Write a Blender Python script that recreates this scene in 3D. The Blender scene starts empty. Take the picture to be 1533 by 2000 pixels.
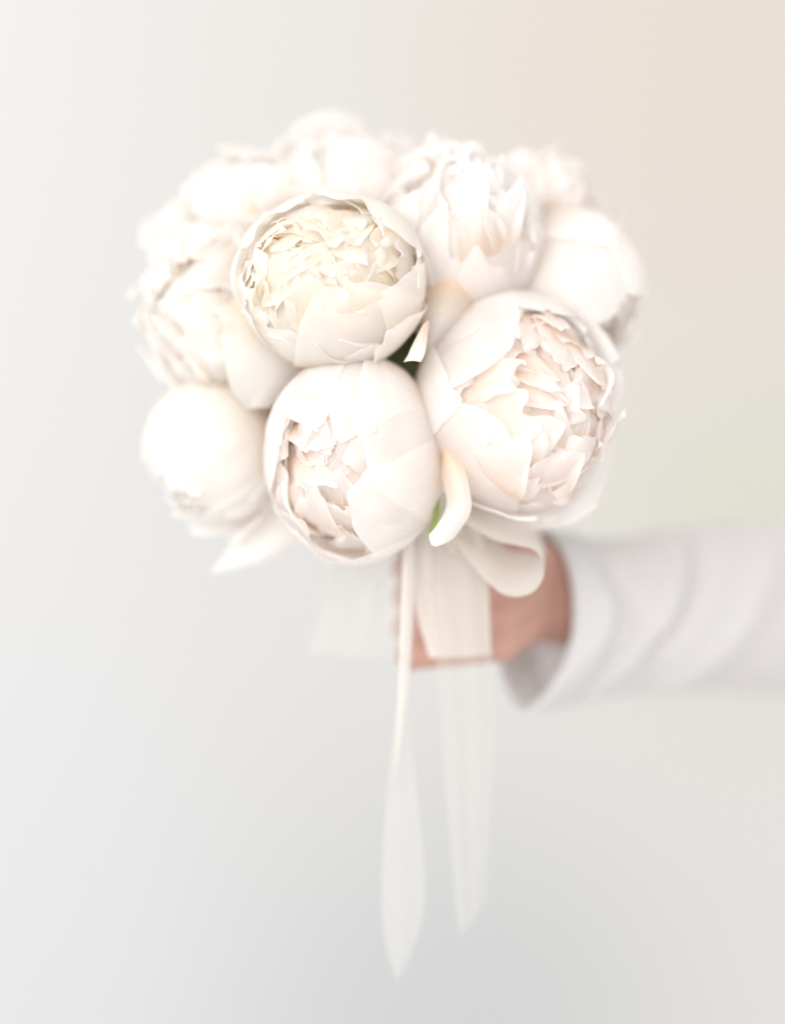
import bpy, bmesh, math, random
import numpy as np
from mathutils import Vector, Matrix

S = bpy.context.scene
COL = S.collection
rad = math.radians

# ------------------------------------------------------------------ camera
CAMY, FOC, SW = -1.5, 85.0, 24.0
K = (SW / FOC) / 1533.0
cd = bpy.data.cameras.new('camera')
cam = bpy.data.objects.new('camera', cd); COL.objects.link(cam)
cam.location = (0, CAMY, 0); cam.rotation_euler = (rad(90), 0, 0)
cd.sensor_fit = 'HORIZONTAL'; cd.sensor_width = SW; cd.lens = FOC
cd.clip_end = 50; cd.clip_start = .05
cd.dof.use_dof = True; cd.dof.focus_distance = 1.41; cd.dof.aperture_fstop = 1.05
S.camera = cam

# ------------------------------------------------------------------ world and lamps
w = bpy.data.worlds.new('World'); S.world = w; w.use_nodes = True
bg = w.node_tree.nodes['Background']
bg.inputs[0].default_value = (1.0, .985, .975, 1); bg.inputs[1].default_value = 1.0


def area(name, loc, target, size, size_y, power, color):
    l = bpy.data.lights.new(name, 'AREA'); l.shape = 'RECTANGLE'
    l.size = size; l.size_y = size_y; l.energy = power; l.color = color
    o = bpy.data.objects.new(name, l); COL.objects.link(o); o.location = loc
    d = Vector(target) - Vector(loc)
    o.rotation_euler = d.to_track_quat('-Z', 'Y').to_euler()
    return o


area('window_light', (-2.3, -1.3, 1.5), (0, 0, 0), 2.2, 2.2, 17, (.97, .985, 1.0))
area('front_fill_light', (-.9, -3.6, .9), (0, 0, 0), 3.2, 2.6, 92, (1.0, .985, .965))  # unseen fill added behind the camera to brighten the petals
area('backdrop_fill_light', (-1.7, .9, .8), (-.3, 1.8, -.1), 1.2, 1.2, 7.5, (.98, .99, 1.0))  # added lamp, lifts the left side of the backdrop

S.view_settings.view_transform = 'Standard'; S.view_settings.look = 'None'
S.view_settings.exposure = .06; S.view_settings.gamma = 1
S.cycles.diffuse_bounces = 12; S.cycles.max_bounces = 16
S.cycles.transmission_bounces = 8; S.cycles.transparent_max_bounces = 12
S.cycles.use_denoising = True


# ------------------------------------------------------------------ helpers
def P(px, py, y=0.0):
    s = K * (y - CAMY)
    return Vector(((px - 766.5) * s, y, (1000 - py) * s))


def M(px, y=0.0):
    return px * K * (y - CAMY)


def tag(o, label=None, cat=None, group=None, kind=None):
    if label: o['label'] = label
    if cat: o['category'] = cat
    if group: o['group'] = group
    if kind: o['kind'] = kind
    return o


def grid_mesh(name, pts, mat, uv=True, closed_u=False):
    nv, nu = pts.shape[:2]
    me = bpy.data.meshes.new(name)
    idx = np.arange(nv * nu).reshape(nv, nu)
    a = idx[:-1, :-1].ravel(); b = idx[:-1, 1:].ravel(); c = idx[1:, 1:].ravel(); d = idx[1:, :-1].ravel()
    faces = np.stack([a, b, c, d], 1)
    if closed_u:
        a = idx[:-1, -1]; b = idx[:-1, 0]; c = idx[1:, 0]; d = idx[1:, -1]
        faces = np.concatenate([faces, np.stack([a, b, c, d], 1)])
    me.from_pydata(pts.reshape(-1, 3).tolist(), [], faces.tolist())
    me.polygons.foreach_set('use_smooth', [True] * len(me.polygons))
    if uv:
        U = np.linspace(0, 1, nu); V = np.linspace(0, 1, nv)
        uvs = np.stack(np.meshgrid(U, V), -1).reshape(-1, 2)
        l = me.uv_layers.new(name='UVMap')
        l.data.foreach_set('uv', uvs[faces.ravel()].ravel())
    me.materials.append(mat)
    me.update()
    return me


def link(name, me, parent=None):
    o = bpy.data.objects.new(name, me); COL.objects.link(o)
    if parent: o.parent = parent
    return o


def empty(name, loc=(0, 0, 0)):
    o = bpy.data.objects.new(name, None); COL.objects.link(o); o.location = loc
    o.empty_display_size = .02
    return o


def sstep(a, b, x):
    t = np.clip((x - a) / (b - a), 0, 1)
    return t * t * (3 - 2 * t)


class Noise:
    def __init__(s, rng, n=7, dims=3):
        s.k = rng.normal(size=(n, dims)); s.k /= np.linalg.norm(s.k, axis=1)[:, None]
        s.f = rng.uniform(.6, 1.7, n); s.p = rng.uniform(0, 6.28, n)

    def __call__(s, x, freq):
        q = x @ (s.k * s.f[:, None]).T * freq + s.p
        return np.sin(q).sum(-1) / math.sqrt(len(s.f)) / 1.1


# ------------------------------------------------------------------ materials
def nodes(m):
    m.use_nodes = True
    nt = m.node_tree; nt.nodes.clear()
    return nt, nt.nodes.new('ShaderNodeOutputMaterial')


def petal_mat(name, tip, mid, base, trans=.38, pink=None, mp_=.45):
    m = bpy.data.materials.new(name); nt, out = nodes(m); N = nt.nodes; L = nt.links
    uv = N.new('ShaderNodeUVMap'); uv.uv_map = 'UVMap'
    sep = N.new('ShaderNodeSeparateXYZ'); L.new(uv.outputs[0], sep.inputs[0])
    r = N.new('ShaderNodeValToRGB'); L.new(sep.outputs[1], r.inputs[0])
    e = r.color_ramp.elements
    e[0].position = 0.0; e[0].color = (*base, 1)
    e[1].position = 1.0; e[1].color = (*tip, 1)
    k = e.new(mp_); k.color = (*mid, 1)
    # veins running along the petal
    mp = N.new('ShaderNodeMapping'); mp.inputs['Scale'].default_value = (34, 2.2, 1)
    L.new(uv.outputs[0], mp.inputs[0])
    nz = N.new('ShaderNodeTexNoise'); nz.inputs['Scale'].default_value = 1.0; nz.inputs['Detail'].default_value = 3
    L.new(mp.outputs[0], nz.inputs[0])
    tc = N.new('ShaderNodeTexCoord')
    n2 = N.new('ShaderNodeTexNoise'); n2.inputs['Scale'].default_value = 60; n2.inputs['Detail'].default_value = 4
    L.new(tc.outputs['Object'], n2.inputs[0])
    mx = N.new('ShaderNodeMix'); mx.data_type = 'RGBA'; mx.blend_type = 'MULTIPLY'
    vr = N.new('ShaderNodeMapRange'); vr.inputs[1].default_value = .35; vr.inputs[2].default_value = .7
    vr.inputs[3].default_value = 0; vr.inputs[4].default_value = .4
    L.new(n2.outputs[0], vr.inputs[0]); L.new(vr.outputs[0], mx.inputs[0])
    L.new(r.outputs[0], mx.inputs[6]); mx.inputs[7].default_value = (*(pink or (1, .965, .94)), 1)
    bp = N.new('ShaderNodeBump'); bp.inputs['Strength'].default_value = .36; bp.inputs['Distance'].default_value = .0012
    L.new(nz.outputs[0], bp.inputs['Height'])
    pr = N.new('ShaderNodeBsdfPrincipled'); pr.inputs['Roughness'].default_value = .62
    pr.inputs['Specular IOR Level'].default_value = .22
    L.new(mx.outputs[2], pr.inputs['Base Color']); L.new(bp.outputs[0], pr.inputs['Normal'])
    tr = N.new('ShaderNodeBsdfTranslucent'); L.new(mx.outputs[2], tr.inputs[0]); L.new(bp.outputs[0], tr.inputs['Normal'])
    ms = N.new('ShaderNodeMixShader'); ms.inputs[0].default_value = trans
    L.new(pr.outputs[0], ms.inputs[1]); L.new(tr.outputs[0], ms.inputs[2]); L.new(ms.outputs[0], out.inputs[0])
    return m


MC = petal_mat('petal_cream', (.993, .983, .970), (.99, .965, .93), (.98, .81, .53), trans=.56)
MB = petal_mat('petal_blush', (.992, .981, .973), (.988, .966, .948), (.975, .82, .66), trans=.56, pink=(1, .972, .962))
MW = petal_mat('petal_white', (.992, .986, .977), (.988, .972, .952), (.98, .90, .77), trans=.56)

MCI = petal_mat('petal_cream_inner', (.993, .982, .966), (.99, .945, .86), (.98, .76, .40), trans=.56, mp_=.42)
MBI = petal_mat('petal_blush_inner', (.992, .978, .968), (.987, .945, .915), (.98, .81, .66), trans=.56, mp_=.55)


def simple(name, col, rough=.5, spec=.4, trans=0, noise=0, scale=40, bump=0, transp=0):
    m = bpy.data.materials.new(name); nt, out = nodes(m); N = nt.nodes; L = nt.links
    pr = N.new('ShaderNodeBsdfPrincipled'); pr.inputs['Roughness'].default_value = rough
    pr.inputs['Specular IOR Level'].default_value = spec
    tc = N.new('ShaderNodeTexCoord')
    nz = N.new('ShaderNodeTexNoise'); nz.inputs['Scale'].default_value = scale; nz.inputs['Detail'].default_value = 5
    L.new(tc.outputs['Object'], nz.inputs[0])
    mx = N.new('ShaderNodeMix'); mx.data_type = 'RGBA'
    mx.inputs[6].default_value = (*[c * (1 - noise) for c in col], 1)
    mx.inputs[7].default_value = (*[min(1, c * (1 + noise)) for c in col], 1)
    L.new(nz.outputs[0], mx.inputs[0]); L.new(mx.outputs[2], pr.inputs['Base Color'])
    if bump:
        b = N.new('ShaderNodeBump'); b.inputs['Strength'].default_value = bump; b.inputs['Distance'].default_value = .002
        L.new(nz.outputs[0], b.inputs['Height']); L.new(b.outputs[0], pr.inputs['Normal'])
    last = pr
    if trans:
        tr = N.new('ShaderNodeBsdfTranslucent'); L.new(mx.outputs[2], tr.inputs[0])
        ms = N.new('ShaderNodeMixShader'); ms.inputs[0].default_value = trans
        L.new(pr.outputs[0], ms.inputs[1]); L.new(tr.outputs[0], ms.inputs[2]); last = ms
    if transp:
        tp = N.new('ShaderNodeBsdfTransparent')
        ms = N.new('ShaderNodeMixShader'); ms.inputs[0].default_value = transp
        L.new(last.outputs[0], ms.inputs[1]); L.new(tp.outputs[0], ms.inputs[2]); last = ms
    L.new(last.outputs[0], out.inputs[0])
    return m


M_DARKLEAF = simple('leaf_dark_green', (.09, .12, .05), .45, .4, trans=.1, noise=.25)
M_STEM = simple('stem_green', (.10, .16, .045), .5, .4, noise=.25)
M_LEAF = simple('leaf_green', (.30, .38, .12), .45, .4, trans=.3, noise=.2)
M_SKIN = simple('skin', (.50, .285, .225), .5, .35, noise=.07, scale=60)
M_NAIL = simple('nail', (.74, .50, .43), .25, .5)
M_SHIRT = simple('shirt_cotton', (.89, .885, .885), .85, .15, trans=.5, noise=.02, scale=200, bump=.1)
M_SILK = simple('ribbon_silk', (.90, .87, .82), .42, .35, trans=.4, noise=.02, scale=120, transp=.16)
M_RIB = simple('ribbon_ivory', (.78, .765, .735), .5, .3, trans=.45, noise=.02, scale=120, transp=.6)
M_CHIFFON = simple('ribbon_chiffon', (.76, .745, .71), .5, .3, trans=.45, noise=.02, scale=120, transp=.64)


# ------------------------------------------------------------------ backdrop
def build_backdrop():
    m = bpy.data.materials.new('backdrop_gradient'); nt, out = nodes(m); N = nt.nodes; L = nt.links
    tc = N.new('ShaderNodeTexCoord')
    nz = N.new('ShaderNodeTexNoise'); nz.inputs['Scale'].default_value = 1.6; nz.inputs['Detail'].default_value = 2
    L.new(tc.outputs['Object'], nz.inputs[0])
    va = N.new('ShaderNodeVectorMath'); va.operation = 'MULTIPLY_ADD'
    va.inputs[1].default_value = (.22, .22, .22)
    L.new(nz.outputs['Color'], va.inputs[0]); L.new(tc.outputs['Object'], va.inputs[2])

    def blob(cx, cz, r):
        s = N.new('ShaderNodeVectorMath'); s.operation = 'DISTANCE'
        s.inputs[1].default_value = (cx + .11, .11, cz + .11); L.new(va.outputs[0], s.inputs[0])
        q = N.new('ShaderNodeMapRange'); q.interpolation_type = 'SMOOTHERSTEP'
        q.inputs[1].default_value = r; q.inputs[2].default_value = 0
        L.new(s.outputs[1], q.inputs[0]); return q.outputs[0]

    cur = None
    base = (.585, .578, .562)
    patches = [((.578, .530, .484), .42, .55, .75), ((.558, .546, .488), .42, .0, .40),
               ((.493, .501, .505), .05, -.62, .55), ((.572, .58, .592), -.5, -.45, .7)]  # soft light and colour falloff of the blurred background, put into the tint
    for col, cx, cz, r in patches:
        mx = N.new('ShaderNodeMix'); mx.data_type = 'RGBA'
        L.new(blob(cx, cz, r), mx.inputs[0])
        if cur is None: mx.inputs[6].default_value = (*base, 1)
        else: L.new(cur, mx.inputs[6])
        mx.inputs[7].default_value = (*col, 1); cur = mx.outputs[2]
    d = N.new('ShaderNodeBsdfDiffuse'); L.new(cur, d.inputs[0]); L.new(d.outputs[0], out.inputs[0])
    # gently billowing cloth sheet
    nx, nz_ = 60, 40
    X = np.linspace(-3.2, 3.2, nx); Z = np.linspace(-2, 2.2, nz_)
    G = np.zeros((nz_, nx, 3)); G[..., 0] = X[None]; G[..., 2] = Z[:, None]
    G[..., 1] = .012 * np.sin(X * 3.1)[None] + .006 * np.sin(X * 7.3 + 1)[None]
    o = link('backdrop', grid_mesh('backdrop', G, m)); o.location = (0, 1.9, 0)
    tag(o, 'pale out of focus backdrop tinted peach, sage and cool grey', kind='structure')


build_backdrop()


# ------------------------------------------------------------------ peonies
def petal_pts(rng, R, sc, phi, th0, th1, w, r=1.0, nu=22, nv=26, ruffle=.02, notch=.05, curl=0.0, side=0.0,
              crumple=0.0, twist=0.0, r0=None, cf=2.6, pinch=.995, lean=0.0, rf=3.0):
    """one petal laid on an ellipsoid shell: phi is its azimuth, th0..th1 the polar run base -> tip (degrees)"""
    phi, th0, th1, w = map(rad, (phi, th0, th1, w))
    u = np.linspace(-1, 1, nu)[None, :] * np.ones((nv, 1)); v = np.sin(np.linspace(0, math.pi / 2, nv))[:, None] ** .9 * np.ones((1, nu))
    n1 = Noise(rng, 5, 2); n2 = Noise(rng, 8, 3); n3 = Noise(rng, 6, 3)
    W = w * (.22 + .78 * sstep(0, .5, v)) * np.maximum(1 - pinch * np.clip((v - .38) / .62, 0, 1) ** 2.3, .001) ** .5
    ul = u * np.maximum(1 - pinch * np.clip((v - .38) / .62, 0, 1) ** 2.3, .001) ** .5
    uu = np.stack([ul, np.zeros_like(u)], -1)
    ve = v * (1 - .05 * np.abs(ul) ** 2.4) * (1 + notch * v ** 3 * (n1(uu, 4.5) + .5 * n1(uu[..., ::-1] + uu * 2.3, 5.0)))
    th = th0 + (th1 - th0) * ve
    a = u * W * (1 + notch * .8 * n1(np.stack([v, v * 0 + 3], -1), 7) * np.abs(u) ** 3)
    ph = phi + lean * v * v
    cp, sp = np.cos(ph), np.sin(ph)
    mer = np.stack([np.sin(th) * cp, np.sin(th) * sp, np.cos(th)], -1)
    eph = np.stack([-sp, cp, 0 * cp], -1)
    d = np.cos(a)[..., None] * mer + np.sin(a)[..., None] * eph
    edge = np.maximum(sstep(.55, 1, np.abs(u)) * sstep(.25, .6, v), sstep(.68, 1, v))
    rr = r * np.ones_like(u) if r0 is None else r0 + (r - r0) * v ** .75
    q = np.stack([u * w * 2.2, v * (th0 - th1) * 1.0, 0 * u], -1)
    rr = rr + ruffle * edge * n3(q, rf) + curl * np.clip((v - .6) / .4, 0, 1) ** 2.2 + side * np.abs(u) ** 3 * sstep(.2, .8, v) + twist * u * v
    p = d * rr[..., None]
    if crumple:
        off = np.stack([n2(p, cf), n2(p + 5.1, cf), n2(p - 3.7, cf)], -1) + .4 * np.stack([n3(p, cf * 2.5), n3(p + 2, cf * 2.5), n3(p - 2, cf * 2.5)], -1)
        p = p + crumple * off * sstep(.05, .8, v)[..., None]
    return p * np.array(sc) * R


HUB = P(874, 1190, .036)          # where all stems are held together
flowers = []


def frame(axis):
    n = Vector(axis).normalized()
    up = Vector((0, 0, 1))
    if abs(n.z) > .97: up = Vector((0, 1, 0))
    x = up.cross(n).normalized(); y = n.cross(x).normalized()
    return Matrix((x, y, n)).transposed()


def tube(path, rads, mat, name, n=10):
    path = [Vector(p) for p in path]; pts = np.zeros((len(path), n, 3))
    prev = None
    for i, p in enumerate(path):
        t = (path[min(i + 1, len(path) - 1)] - path[max(i - 1, 0)]).normalized()
        if prev is None: prev = t.orthogonal().normalized()
        prev = (prev - t * prev.dot(t)).normalized(); b = t.cross(prev)
        for k in range(n):
            an = 2 * math.pi * k / n
            pts[i, k] = p + (prev * math.cos(an) + b * math.sin(an)) * rads[i]
    return grid_mesh(name, pts, mat, closed_u=True)


def bez(a, b, c, d, n):
    out = []
    for i in range(n):
        t = i / (n - 1); s = 1 - t
        out.append(Vector(a) * s ** 3 + Vector(b) * 3 * s * s * t + Vector(c) * 3 * s * t * t + Vector(d) * t ** 3)
    return out


def peony(cx, cy, y, rpx, axis, mat, label, seed, layers, explicit=(), frills=(), sc=(1, 1, 1), hub=(0, 0), imat=None, stem=True, fluff=1.0):
    rng = np.random.default_rng(seed)
    R = M(rpx, y)
    Fm = frame(axis)
    c = P(cx, cy, y)
    root = empty('peony', c)
    tag(root, label, 'flower', 'white peonies in the bouquet')
    F3 = np.array(Fm)

    W1, W2 = Noise(rng, 8, 3), Noise(rng, 8, 3)

    def put(p, name='petal', m=mat, warp=(.022, .004)):
        q = p / R
        for Wn, fr, am in ((W1, 2.6, warp[0]), (W2, 7.5, warp[1])):
            p = p + R * am * np.stack([Wn(q, fr), Wn(q + 7.3, fr), Wn(q - 4.9, fr)], -1)
        me = grid_mesh(name, p @ F3.T, m)
        return link(name, me, root)
    for n, r, th1, w, ph0, kw in layers:
        for i in range(n):
            k = dict(ruffle=.03, notch=.06, rf=4.0, twist=.035, crumple=.012, cf=1.8); k.update(kw)
            put(petal_pts(rng, R, sc, ph0 + 360 * i / n + rng.uniform(-9, 9), 176, th1 + rng.uniform(-6, 6), w * rng.uniform(.92, 1.08),
                          r * rng.uniform(.985, 1.015), **k))
    for e in explicit:
        e = dict(e); pm = e.pop('mat', mat); lab = e.pop('label', None)
        k = dict(ruffle=.015, notch=.03, twist=0, crumple=.01, cf=1.6, th0=176, nu=34, nv=40); k.update(e)
        o = put(petal_pts(rng, R, sc, **k), 'petal', pm)
        if lab: o['label'] = lab
    im = imat or mat
    for n, thmax, rlo, rhi, wlo, whi, kw in frills:
        off = rng.uniform(0, 360)
        for i in range(n):
            f = (i + .5) / n
            th = thmax * math.sqrt(f) * rng.uniform(.9, 1.1)
            ph = off + i * 137.508 + rng.uniform(-12, 12)
            kk = dict(ruffle=.05, notch=.07, crumple=.024, cf=4.2, curl=rng.uniform(-.13, .07), twist=rng.uniform(.0, .06),
                      side=rng.uniform(-.10, .06), nu=22, nv=22, pinch=.995, rf=5.0)
            kk.update(kw)
            r1 = (rlo + rhi) / 2 + .55 * rng.uniform(rlo - rhi, rhi - rlo) / 2
            # the petal is laid on the shell with its tip at (th, ph), its foot turned outwards by a random amount
            spin = rng.normal(8, 26) + ph
            wd = rng.uniform(wlo, whi)
            p = petal_pts(rng, 1.0, (1, 1, 1), spin, rng.uniform(1.7, 2.6) * wd + 14, -rng.uniform(.5, 1.0) * wd, wd, r1,
                          r0=r1 * rng.uniform(.5, .72), lean=rng.uniform(-.2, .2), **kk)
            rot = Matrix.Rotation(rad(ph), 3, 'Z') @ Matrix.Rotation(rad(th), 3, 'Y') @ Matrix.Rotation(-rad(ph), 3, 'Z')
            p = p @ np.array(rot).T
            put(p * np.array(sc) * R, 'inner_petal', im, (.090 * fluff, .012 * fluff))
    # receptacle and stem down to the hand
    n = Vector(axis).normalized()
    base = -n * R * (sc[2] * .96)
    h = HUB + Vector((hub[0], hub[1], 0)) - c
    if stem:
        mid = base - n * R * .7
        pth = bez(base * .9, mid, h + (mid - h) * .35 + Vector((0, 0, .03)), h, 14) + [h + Vector((hub[0] * -.3 + .003, hub[1] * .5, -.016))]
        link('stem', tube(pth, [.0026] * len(pth), M_STEM, 'stem'), root)
    flowers.append(root)
    return root, R, F3


f_small = dict(nu=14, nv=16)

# A: the large cream one facing the camera
peony(645, 548, -.055, 186, (-.12, -1, .10), MC, 'largest open cream peony, frilled yellow-tinged centre facing the camera in the middle of the bouquet', 11,
      [(6, .99, 70, 46, 15, {}), (6, .95, 60, 42, 45, {}), (7, .91, 52, 36, 10, dict(notch=.09, ruffle=.03))],
      explicit=[dict(phi=-62, th1=20, w=52, r=.99, curl=.03, ruffle=.02),
                dict(phi=-20, th1=48, w=36, r=1.01, curl=-.02),
                dict(phi=-118, th1=56, w=44, r=1.0, curl=-.02),
                dict(phi=-42, th1=60, w=30, r=1.045, curl=.07, side=.03),
                dict(phi=100, th1=48, w=46, r=1.02, curl=.0, ruffle=.03, notch=.06),
                dict(phi=160, th1=54, w=40, r=1.03, curl=.01, ruffle=.04, notch=.07),
                dict(phi=45, th1=50, w=38, r=1.035, curl=.01, ruffle=.03, notch=.06)],
      frills=[(16, 72, .92, 1.0, 26, 36, dict(notch=.07)), (26, 60, .93, 1.04, 18, 30, {}), (20, 46, .96, 1.08, 13, 23, {}), (8, 18, .98, 1.08, 11, 17, {})],
      sc=(1, .93, .95), hub=(-.004, -.008), imat=MCI)

# B: the closed egg-shaped one at the bottom
peony(690, 893, -.045, 176, (-.30, -1, -.22), MB, 'egg-shaped half-closed peony at the bottom of the bouquet, narrow opening at its left', 5,
      [(5, .97, 50, 52, 20, {}), (5, .91, 44, 46, 60, {}), (5, .85, 40, 42, 0, dict(notch=.07))],
      explicit=[dict(phi=72, th1=31, w=50, r=1.0, ruffle=.03, notch=.05),
                dict(phi=125, th1=34, w=48, r=1.014, ruffle=.03, notch=.06),
                dict(phi=20, th1=24, w=60, r=1.03, curl=-.01),
                dict(phi=-30, th1=22, w=44, r=1.04, curl=.0),
                dict(phi=160, th1=36, w=52, r=1.012, curl=.01),
                dict(phi=-125, th1=48, w=40, r=1.0, curl=.02, side=.02),
                dict(phi=-80, th1=52, w=50, r=1.03, curl=.03)],
      frills=[(14, 60, .80, .90, 24, 34, dict(notch=.07)), (26, 48, .90, 1.03, 13, 22, {}), (9, 20, .92, 1.0, 10, 16, {})],
      sc=(.98, 1.17, 1.0), hub=(.0, -.011), imat=MBI, fluff=.8)

# C: the big open one on the right
peony(1010, 783, -.03, 206, (.42, -1, -.03), MB, 'wide open peony on the right, blush crumpled centre turned to the right', 23,
      [(6, .98, 74, 44, 15, {}), (6, .93, 62, 42, 45, {}), (6, .87, 54, 38, 10, dict(notch=.09, ruffle=.03))],
      explicit=[dict(phi=138, th1=40, w=50, r=1.0, curl=.01),
                dict(phi=178, th1=62, w=34, r=1.04, curl=.02, side=.0),
                dict(phi=-140, th1=36, w=52, r=1.02, curl=.02),
                dict(phi=-88, th1=68, w=62, r=1.06, curl=.09, ruffle=.035),
                dict(phi=-50, th1=78, w=48, r=1.09, curl=.14, ruffle=.06),
                dict(phi=85, th1=56, w=46, r=1.03, curl=-.04),
                dict(phi=20, th1=66, w=50, r=1.0, curl=.03, ruffle=.03)],
      frills=[(16, 66, .86, .95, 26, 36, dict(notch=.08)), (32, 60, .86, 1.02, 16, 27, {}), (30, 50, .95, 1.13, 10, 19, dict(curl=.04)), (10, 16, .97, 1.12, 10, 15, {})],
      sc=(.96, 1.01, .95), hub=(.008, -.008), imat=MBI)

# D: round closed bud, upper right
peony(1118, 574, .015, 152, (.8, -1, -.35), MB, 'round smooth closed peony at the upper right edge of the bouquet', 31,
      [(5, .97, 40, 52, 20, {}), (5, .9, 30, 48, 60, {}), (4, .82, 15, 46, 0, {})],
      explicit=[dict(phi=150, th1=12, w=60, r=1.0, ruffle=.02), dict(phi=60, th1=14, w=50, r=1.03, curl=.01, ruffle=.03), dict(phi=105, th1=44, w=40, r=1.05, curl=.03, ruffle=.03), dict(phi=-150, th1=50, w=42, r=1.04, curl=.02, ruffle=.03),
                dict(phi=-60, th1=28, w=52, r=1.03, curl=.02), dict(phi=-110, th1=62, w=50, r=1.09, curl=.08, ruffle=.05),
                dict(phi=-30, th1=80, w=40, r=1.12, curl=.16, ruffle=.06)],
      frills=[(10, 30, .7, .85, 14, 26, {})], sc=(.88, 1.05, 1.0), hub=(.011, .002))

# E: ruffled open one behind, upper middle right
peony(888, 474, .0, 176, (.05, -.62, .75), MB, 'ruffled open peony behind the cream one, petals standing up, upper right of centre', 41,
      [(7, 1.0, 66, 40, 15, dict(ruffle=.07, notch=.10, curl=.04)), (7, .95, 54, 36, 45, dict(ruffle=.07, notch=.12, curl=.03)), (7, .9, 44, 30, 10, dict(notch=.12, ruffle=.06))],
      explicit=[dict(phi=-60, th1=52, w=44, r=1.03, notch=.08), dict(phi=-110, th1=56, w=42, r=1.02, notch=.08), dict(phi=-20, th1=56, w=36, r=1.03), dict(phi=160, th1=78, w=34, r=1.10, curl=.16, ruffle=.07, notch=.1), dict(phi=100, th1=70, w=34, r=1.10, curl=.14, ruffle=.07, notch=.1)],
      frills=[(18, 56, .85, 1.02, 16, 28, dict(notch=.12)), (46, 50, .85, 1.18, 9, 18, dict(ruffle=.09))],
      sc=(.95, 1.0, 1.10), hub=(.006, .006), fluff=1.6)

# F: top bud
peony(672, 378, .035, 138, (-.25, -.62, .75), MB, 'rounded peony at the very top of the bouquet with folded tip', 51,
      [(6, .98, 58, 44, 20, dict(curl=.03, ruffle=.03)), (6, .92, 44, 40, 60, dict(ruffle=.03)), (6, .87, 34, 34, 0, {})],
      explicit=[dict(phi=-30, th1=18, w=54, r=1.02), dict(phi=-120, th1=24, w=50, r=1.0), dict(phi=120, th1=28, w=44, r=1.06, curl=.14), dict(phi=175, th1=40, w=40, r=1.08, curl=.1)],
      frills=[(18, 48, .82, 1.0, 14, 26, {})], sc=(1.0, 1, 1.0), hub=(-.004, .010))

# F2: ruffled, top left
peony(505, 452, .045, 148, (-.6, -.6, .6), MW, 'ruffled white peony at the upper left, behind the cream one', 61,
      [(7, 1.0, 88, 40, 15, dict(ruffle=.07, curl=.10, notch=.08)), (7, .94, 76, 36, 45, dict(ruffle=.06, notch=.08, curl=.05)), (7, .90, 64, 32, 10, dict(ruffle=.06, notch=.1))],
      explicit=[dict(phi=188, th1=84, w=34, r=1.16, curl=.22, ruffle=.04), dict(phi=150, th1=80, w=30, r=1.12, curl=.15, ruffle=.04)],
      frills=[(22, 78, .88, 1.02, 16, 28, {}), (34, 62, .9, 1.12, 10, 20, {}), (10, 24, .95, 1.12, 10, 16, {})], sc=(1, 1, 1), hub=(-.009, .008), fluff=1.5)

# G: ruffled left
peony(422, 606, .01, 162, (-.75, -1, .05), MW, 'fully ruffled bright white peony at the left edge of the bouquet', 71,
      [(7, 1.0, 88, 40, 15, dict(ruffle=.07, curl=.10, notch=.08)), (7, .94, 76, 36, 45, dict(ruffle=.06, notch=.08, curl=.05)), (7, .90, 66, 32, 10, dict(ruffle=.06, notch=.1))],
      explicit=[dict(phi=-40, th1=72, w=46, r=1.08, curl=.1), dict(phi=-85, th1=66, w=40, r=1.06, curl=.06), dict(phi=0, th1=62, w=50, r=1.04, curl=.02)],
      frills=[(22, 80, .86, 1.02, 16, 28, {}), (44, 68, .88, 1.16, 10, 20, dict(ruffle=.07)), (10, 24, .95, 1.12, 10, 16, {})], sc=(1, 1.05, .95), hub=(-.012, .0), fluff=1.6)

# H: bottom left bud
peony(418, 876, .005, 136, (-.95, -.75, -.62), MW, 'round closed white peony at the lower left, grey-shaded petals drooping beneath it', 81,
      [(5, .97, 40, 52, 20, {}), (5, .9, 34, 48, 60, {}), (4, .82, 20, 46, 0, {})],
      explicit=[dict(phi=70, th1=2, w=66, r=1.0), dict(phi=0, th1=26, w=60, r=1.02), dict(phi=-70, th1=36, w=52, r=1.03, curl=.02),
                dict(phi=-120, th1=60, w=50, r=1.10, curl=.12, ruffle=.07), dict(phi=-75, th1=70, w=44, r=1.16, curl=.16, ruffle=.06), dict(phi=-100, th1=84, w=42, r=1.14, curl=.12, ruffle=.08, notch=.1), dict(phi=-50, th1=66, w=36, r=1.08, curl=.05, ruffle=.05, notch=.08),
                dict(phi=170, th1=44, w=46, r=1.03, curl=.02)],
      frills=[(14, 54, .88, .97, 18, 28, {}), (18, 36, .92, 1.04, 12, 22, {})], sc=(.95, 1.05, 1.02), hub=(-.010, -.006))

# I: back right
peony(1034, 440, .06, 142, (.5, -.3, .8), MB, 'blurred pale peony at the back, upper right beside the round closed one', 91,
      [(6, 1.0, 76, 42, 15, dict(ruffle=.06, curl=.06)), (6, .93, 60, 38, 45, dict(ruffle=.05)), (6, .88, 46, 34, 10, dict(ruffle=.05))],
      explicit=[dict(phi=-10, th1=84, w=40, r=1.1, curl=.14, ruffle=.05), dict(phi=70, th1=84, w=40, r=1.06, curl=.1, ruffle=.05)], frills=[(20, 60, .86, 1.02, 14, 26, {}), (16, 40, .9, 1.08, 10, 18, {})], sc=(1, 1, 1.0), hub=(.009, .010), fluff=1.3)


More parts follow.
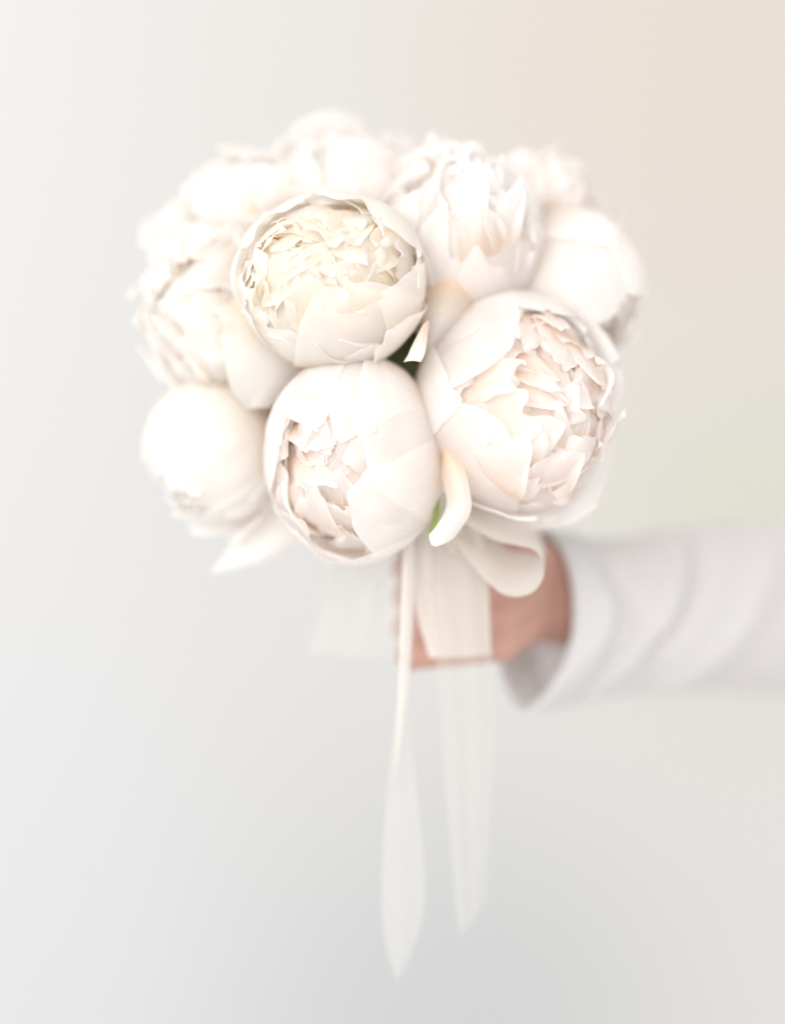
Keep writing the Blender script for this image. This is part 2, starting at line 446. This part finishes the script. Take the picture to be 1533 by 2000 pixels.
# J, K, L: faint ones filling the back of the dome
open_layers = [(7, 1.0, 86, 40, 15, dict(ruffle=.07, curl=.10, notch=.08)), (7, .94, 72, 36, 45, dict(ruffle=.06, notch=.08, curl=.05)), (6, .88, 58, 32, 10, dict(ruffle=.06))]
open_frills = [(20, 74, .88, 1.02, 16, 28, {}), (26, 56, .9, 1.14, 10, 20, {})]
peony(782, 402, .075, 118, (.05, -.35, .9), MB, 'faint peony at the back, between the topmost rounded one and the upright ruffled one', 101,
      open_layers, frills=open_frills, hub=(.0, .014), fluff=1.5)
peony(578, 405, .085, 116, (-.35, -.35, .9), MW, 'faint peony at the back, between the upper-left ruffled one and the topmost one', 103,
      open_layers, frills=open_frills, hub=(-.004, .016), fluff=1.5)
peony(1106, 490, .085, 108, (.8, -.35, .5), MB, 'faint peony behind the smooth closed one on the right', 105,
      open_layers, frills=open_frills, hub=(.012, .012), fluff=1.3)
peony(392, 486, .065, 98, (-.9, -.4, .5), MW, 'faint ruffled peony at the back, above the bright ruffled one at the left edge', 107,
      open_layers, frills=open_frills, hub=(-.012, .008), fluff=1.5)


# ------------------------------------------------------------------ loose guard petals and leaves among the flowers
def crom(pts, n):
    pts = [np.array(p, float) for p in pts]; pts = [2 * pts[0] - pts[1]] + pts + [2 * pts[-1] - pts[-2]]
    m = len(pts) - 3; out = []
    for i in range(n):
        t = i / (n - 1) * m; k = min(int(t), m - 1); t -= k
        a, b, c, d = pts[k:k + 4]
        out.append(.5 * (2 * b + (c - a) * t + (2 * a - 5 * b + 4 * c - d) * t * t + (3 * b - a - 3 * c + d) * t ** 3))
    return np.array(out)


SHIFT = 0.0


def strip(name, edges, mat, parent, nv=60, nu=16, belly=0.0, wave=0.0, waves=2.0, seed=0, root=None):
    """surface between two 3-D edge curves; edges = list of ((px,py,y),(px,py,y)); belly pushes the middle toward -y"""
    rng = np.random.default_rng(seed); nz = Noise(rng, 6, 2)
    L = crom([P(*e[0][:2], e[0][2] + SHIFT) for e in edges], nv); Rr = crom([P(*e[1][:2], e[1][2] + SHIFT) for e in edges], nv)
    t = np.linspace(0, 1, nu)[None, :, None]
    G = L[:, None] * (1 - t) + Rr[:, None] * t
    uu = np.linspace(0, 1, nu)[None, :] * np.ones((nv, 1)); vv = np.linspace(0, 1, nv)[:, None] * np.ones((1, nu))
    G[..., 1] -= belly * np.sin(uu * math.pi)
    if wave:
        G[..., 1] += wave * nz(np.stack([uu * waves * 2, vv * waves], -1), 2.5)
    G = G - np.array(parent.location)
    return link(name, grid_mesh(name, G, mat), parent)


C_, H_, A_, B_ = flowers[2], flowers[8], flowers[0], flowers[1]
o = strip('petal', [((858, 880, -.050), (872, 868, -.052)), ((862, 930, -.058), (903, 905, -.066)), ((872, 975, -.060), (918, 960, -.072)),
                    ((868, 1000, -.062), (919, 1000, -.070)), ((850, 1030, -.074), (895, 1040, -.066)), ((838, 1046, -.080), (876, 1058, -.074)), ((842, 1064, -.079), (852, 1068, -.078))],
          MB, B_, 40, 14, belly=.010, seed=3)
o['label'] = 'narrow petal curling away from the flower'
o = strip('petal', [((842, 960, -.045), (856, 955, -.047)), ((846, 1000, -.050), (860, 1000, -.052)), ((836, 1040, -.055), (850, 1046, -.057))],
          M_LEAF, B_, 20, 6, seed=4); o.name = 'sepal'
o = strip('petal', [((520, 930, .03), (600, 985, .0)), ((480, 1010, .02), (588, 1050, .005)), ((440, 1080, .015), (520, 1095, .008)), ((412, 1118, .012), (424, 1119, .012))],
          MW, H_, 40, 20, belly=.006, wave=.002, seed=5)
o['label'] = 'drooping pointed petal in shade'
o = strip('petal', [((822, 640, -.070), (838, 625, -.066)), ((804, 676, -.074), (834, 664, -.078)), ((796, 694, -.074), (830, 690, -.082)), ((788, 707, -.074), (822, 707, -.080))],
          MB, A_, 24, 10, belly=.012, seed=6)


G_ = flowers[7]
strip('petal', [((838, 540, -.035), (930, 560, -.035)), ((826, 610, -.040), (905, 620, -.040)), ((820, 660, -.036), (872, 670, -.034)), ((816, 700, -.026), (840, 704, -.026))],
      MB, flowers[4], 30, 16, belly=.010, seed=17)
strip('petal', [((440, 590, -.020), (500, 570, -.018)), ((432, 650, -.034), (560, 660, -.024)), ((440, 710, -.040), (600, 705, -.024)), ((452, 760, -.036), (588, 742, -.022)), ((480, 800, -.026), (528, 797, -.020))],
      MW, G_, 36, 20, belly=.012, wave=.001, seed=7)
for par, pts in ((A_, [((780, 640, -.010), (800, 640, -.010)), ((750, 700, -.02), (850, 690, -.02)), ((760, 770, -.025), (840, 770, -.025)), ((800, 850, -.025), (806, 850, -.025))]),
                 (B_, [((820, 600, .0), (840, 610, .0)), ((810, 680, -.005), (900, 680, -.005)), ((800, 760, -.01), (880, 760, -.01)), ((830, 830, -.01), (834, 830, -.01))]),
                 (G_, [((590, 660, .01), (600, 660, .01)), ((510, 720, .005), (640, 740, .0)), ((500, 800, .005), (600, 820, .0)), ((520, 900, .0), (526, 900, .0))])):
    strip('gap_leaf', pts, M_DARKLEAF, par, 24, 10, belly=-.006, seed=9)  # leaves of the middle gap, more added to darken gaps between blooms


# ------------------------------------------------------------------ ribbon
SHIFT = .036
rb = empty('ribbon_bow', P(868, 1130, .0))
tag(rb, 'sheer ivory ribbon bow with hanging loops and two long tails tied beneath the peonies', 'ribbon')
# wrap over the fingers
strip('wrap', [((826, 1000, -.040), (955, 1000, -.030)), ((828, 1090, -.048), (952, 1080, -.044)), ((842, 1180, -.056), (958, 1180, -.050)), ((852, 1300, -.054), (962, 1290, -.048)),
               ((862, 1420, -.050), (966, 1420, -.044)), ((872, 1560, -.046), (958, 1560, -.040)), ((884, 1700, -.042), (950, 1700, -.034)), ((893, 1790, -.040), (944, 1765, -.032)), ((900, 1832, -.038), (906, 1822, -.036))],
      M_CHIFFON, rb, 120, 18, belly=.004, wave=.0022, waves=2.0, seed=11).name = 'tail'
strip('tail', [((786, 1050, -.060), (812, 1050, -.052)), ((783, 1150, -.066), (814, 1150, -.056)), ((779, 1260, -.066), (808, 1260, -.052)), ((776, 1350, -.058), (801, 1350, -.046)),
               ((766, 1450, -.050), (804, 1450, -.044)), ((754, 1570, -.044), (816, 1570, -.044)), ((747, 1690, -.042), (828, 1690, -.042)), ((747, 1800, -.042), (826, 1780, -.042)), ((760, 1870, -.042), (808, 1850, -.042)), ((774, 1915, -.042), (782, 1912, -.042))],
      M_RIB, rb, 120, 14, belly=.002, wave=.0014, waves=1.6, seed=12)
fold = strip('fold', [((788, 1040, -.066), (808, 1040, -.062)), ((785, 1150, -.072), (808, 1150, -.066)), ((781, 1260, -.072), (803, 1260, -.066)), ((778, 1350, -.066), (796, 1350, -.060)), ((774, 1440, -.056), (784, 1440, -.052)), ((770, 1520, -.048), (772, 1520, -.048))],
             M_SILK, rb, 60, 8, belly=.002, seed=16)
strip('loop', [((730, 1030, -.036), (800, 1040, -.050)), ((660, 1090, -.030), (786, 1110, -.056)), ((636, 1150, -.026), (785, 1180, -.058)), ((618, 1215, -.024), (782, 1240, -.056)), ((600, 1275, -.02), (776, 1285, -.052))],
      M_RIB, rb, 60, 30, belly=.01, wave=.003, waves=2.2, seed=13)


def loop_ribbon():
    # a hanging loop: out to the right, round its end and back; the band is about 3 cm wide
    ed = [((915, 950, -.020), (870, 985, -.048)), ((965, 968, -.018), (905, 1020, -.070)), ((1022, 996, -.016), (970, 1056, -.078)),
          ((1052, 1040, -.014), (1046, 1076, -.082)), ((1062, 1075, -.016), (1062, 1122, -.084)), ((1046, 1084, -.018), (1034, 1160, -.080)),
          ((1010, 1070, -.016), (978, 1158, -.074)), ((962, 1030, -.012), (915, 1095, -.066)), ((905, 1000, -.012), (862, 1025, -.05))]
    strip('loop', ed, M_SILK, rb, 90, 18, belly=.0015, wave=.0012, waves=3, seed=14)


loop_ribbon()
strip('loop', [((800, 960, -.035), (905, 960, -.035)), ((804, 1040, -.046), (930, 1020, -.040)), ((806, 1120, -.052), (950, 1090, -.042)), ((814, 1200, -.052), (955, 1190, -.045)), ((838, 1285, -.048), (958, 1280, -.042))],
      M_SILK, rb, 60, 18, belly=.003, wave=.002, waves=2.2, seed=15)


# ------------------------------------------------------------------ person: forearm and hand in a white sleeve
pr = empty('person', P(1060, 1180, 0.076))
tag(pr, 'person in a loose white shirt sleeve, outstretched hand gripping the peony bouquet', 'person')


def capsule(bm, a, b, ra, rb_, n=16):
    a, b = Vector(a), Vector(b); d = b - a; L = d.length
    q = d.to_track_quat('Z', 'Y').to_matrix().to_4x4()
    vs = []
    rings = []
    for k in range(7):
        t = math.pi / 2 * k / 6; rings.append((-ra * math.cos(t), ra * math.sin(t)))
    for k in range(7):
        t = math.pi / 2 * k / 6; rings.append((L + rb_ * math.sin(t), rb_ * math.cos(t)))
    R_ = []
    for z, r in rings:
        r = max(r, 1e-5)
        R_.append([bm.verts.new(a + q.to_3x3() @ Vector((r * math.cos(2 * math.pi * i / n), r * math.sin(2 * math.pi * i / n), z))) for i in range(n)])
    for i in range(len(R_) - 1):
        for j in range(n):
            bm.faces.new((R_[i][j], R_[i][(j + 1) % n], R_[i + 1][(j + 1) % n], R_[i + 1][j]))
    bm.faces.new(R_[0][::-1]); bm.faces.new(R_[-1])


def build_hand():
    bm = bmesh.new(); ctr = P(876, 1172, 0.036)
    # forearm and wrist (two overlapping capsules side by side make the oval wrist)
    for dz in (-.011, .0, .011):
        capsule(bm, P(1072, 1165, 0.071) + Vector((0, 0, dz)), P(1500, 1205, 0.226) + Vector((0, 0, dz * 1.2)), .0160, .020)
        capsule(bm, P(1085, 1148, 0.072) + Vector((0, 0, dz)), P(1000, 1165, 0.054) + Vector((0, 0, dz * 1.3)), .0175, .0155)
    # palm: four metacarpals fanned to the knuckles
    tips = []
    for k in range(4):
        zk = ctr.z + .0255 - k * .0165
        kn = Vector((P(985, 0, 0.036).x - .0015 * abs(k - 1.2), .024, zk))
        capsule(bm, P(1060, 1150, 0.066) + Vector((0, 0, (1.8 - k) * .0085)), kn, .0135, .0105)
        rr = [.0100, .0104, .0100, .0088][k]; ln = [.95, 1.05, 1.0, .82][k]
        cx, cyy = ctr.x, ctr.y
        pts = [kn]
        for ang in ((-52, .0260), (-100, .0250), (-150, .0245), (-186 * ln, .0230)):
            a_, R_ = ang
            pts.append(Vector((cx + R_ * math.cos(rad(a_)) * 1.02, cyy + R_ * math.sin(rad(a_)), zk - .002 * (len(pts)))))
        rs = [rr * 1.05, rr, rr * .96, rr * .9, rr * .8]
        for i in range(4):
            capsule(bm, pts[i], pts[i + 1], rs[i], rs[i + 1], 14)
        tips.append((pts[-2], pts[-1], rs[-1]))
    # thumb behind the stems
    t0 = P(1040, 1120, 0.071); t1 = P(980, 1085, 0.072); t2 = P(915, 1075, 0.070); t3 = P(865, 1082, 0.068)
    capsule(bm, t0, t1, .015, .0125); capsule(bm, t1, t2, .012, .0108); capsule(bm, t2, t3, .0106, .009)
    me = bpy.data.meshes.new('hand'); bm.to_mesh(me); bm.free(); me.materials.append(M_SKIN)
    o = link('hand', me)
    r = o.modifiers.new('remesh', 'REMESH'); r.mode = 'VOXEL'; r.voxel_size = .0014; r.use_smooth_shade = True
    s = o.modifiers.new('smooth', 'SMOOTH'); s.factor = .5; s.iterations = 6
    dg = bpy.context.evaluated_depsgraph_get(); m2 = bpy.data.meshes.new_from_object(o.evaluated_get(dg))
    o.modifiers.clear(); o.data = m2
    m2.transform(Matrix.Translation(-pr.location)); o.parent = pr
    if not m2.materials: m2.materials.append(M_SKIN)
    for a, b, r_ in tips:
        d = (b - a).normalized(); outw = Vector((b.x - ctr.x, b.y - ctr.y, 0)).normalized()
        side = d.cross(outw).normalized()
        G = np.zeros((7, 6, 3))
        for i in range(7):
            for j in range(6):
                t = (i / 6 - .35) * .011; s_ = (j / 5 - .5) * r_ * 1.25
                h = r_ * (1.0 - .35 * (abs(j / 2.5 - 1)) ** 2) + .0004
                G[i, j] = b + d * t + side * s_ * (1 - .25 * (i / 6) ** 3) + outw * h - pr.location
        link('nail', grid_mesh('nail', G, M_NAIL), pr)


build_hand()


def build_sleeve():
    rng = np.random.default_rng(8); nz = Noise(rng, 9, 2); nz2 = Noise(rng, 9, 2)
    nu, nv = 96, 90
    # centre line and half-axes (height, depth) of the sleeve from cuff to off-frame
    c0 = P(1046, 1212, 0.064); c1 = P(1300, 1196, 0.136); c2 = P(1600, 1172, 0.236); c3 = P(2050, 1120, 0.366)
    C = crom([c0, c1, c2, c3], nv)
    G = np.zeros((nv, nu, 3))
    for i in range(nv):
        f = i / (nv - 1)
        t = C[min(i + 1, nv - 1)] - C[max(i - 1, 0)]; t /= np.linalg.norm(t)
        up = np.array([0.0, 0, 1]); s = np.cross(t, up); s /= np.linalg.norm(s); u2 = np.cross(s, t)
        hh = .0490 + -.002 * math.sin(f * 5) + .004 * f; hd = .030 + .022 * f
        for j in range(nu):
            a = 2 * math.pi * j / nu
            cz, cs = math.cos(a), math.sin(a)
            zf = cz if cz > 0 else cz * 1.02
            w_ = .0026 * nz(np.array([math.cos(a) * 1.3 + f * 2, math.sin(a) * 1.3 + f * 9]), 1.6) * min(1, f * 5 + .25)
            # soft diagonal folds
            w_ += .0004 * math.sin(f * 26 + 2.2 * math.cos(a - .6) + 1.5 * nz2(np.array([f * 3, 0]), 1)) * min(1, f * 4)
            for f0, sl, wd, am in ((.235, .10, .018, .0075), (.268, .11, .026, -.0065), (.15, -.12, .03, -.003), (.42, .12, .035, .005), (.09, .09, .03, .0025)):
                w_ += am * math.exp(-((f - f0 - sl * (cz - .1)) / wd) ** 2) * (max(0, cs) ** .6 if cs > 0 else .2)
            # narrowing towards the bottom gives the pointed cuff
            pin = 1 - .45 * max(0, -cz) ** 3 * (1 - f) ** 2
            p = C[i] + u2 * (hh + w_) * zf + s * (hd + w_) * cs * pin
            if i < 30:     # cuff mouth hangs further toward the hand at the bottom
                p = p - t * (.012 * max(0, -cz) ** 1.5 - .004 * max(0, cz)) * (1 - i / 30) ** 1.2
            G[i, j] = p
    G -= np.array(pr.location)
    o = link('sleeve', grid_mesh('sleeve', G, M_SHIRT, closed_u=True), pr)
    so = o.modifiers.new('thick', 'SOLIDIFY'); so.thickness = .0011; so.offset = -1
    # hem: a doubled band around the cuff mouth
    H = G[0:9].copy(); ctr = H.mean(axis=1, keepdims=True)
    H = ctr + (H - ctr) * 1.025
    h = link('cuff_hem', grid_mesh('cuff_hem', H, M_SHIRT, closed_u=True), pr)
    so = h.modifiers.new('thick', 'SOLIDIFY'); so.thickness = .0013; so.offset = 0


build_sleeve()
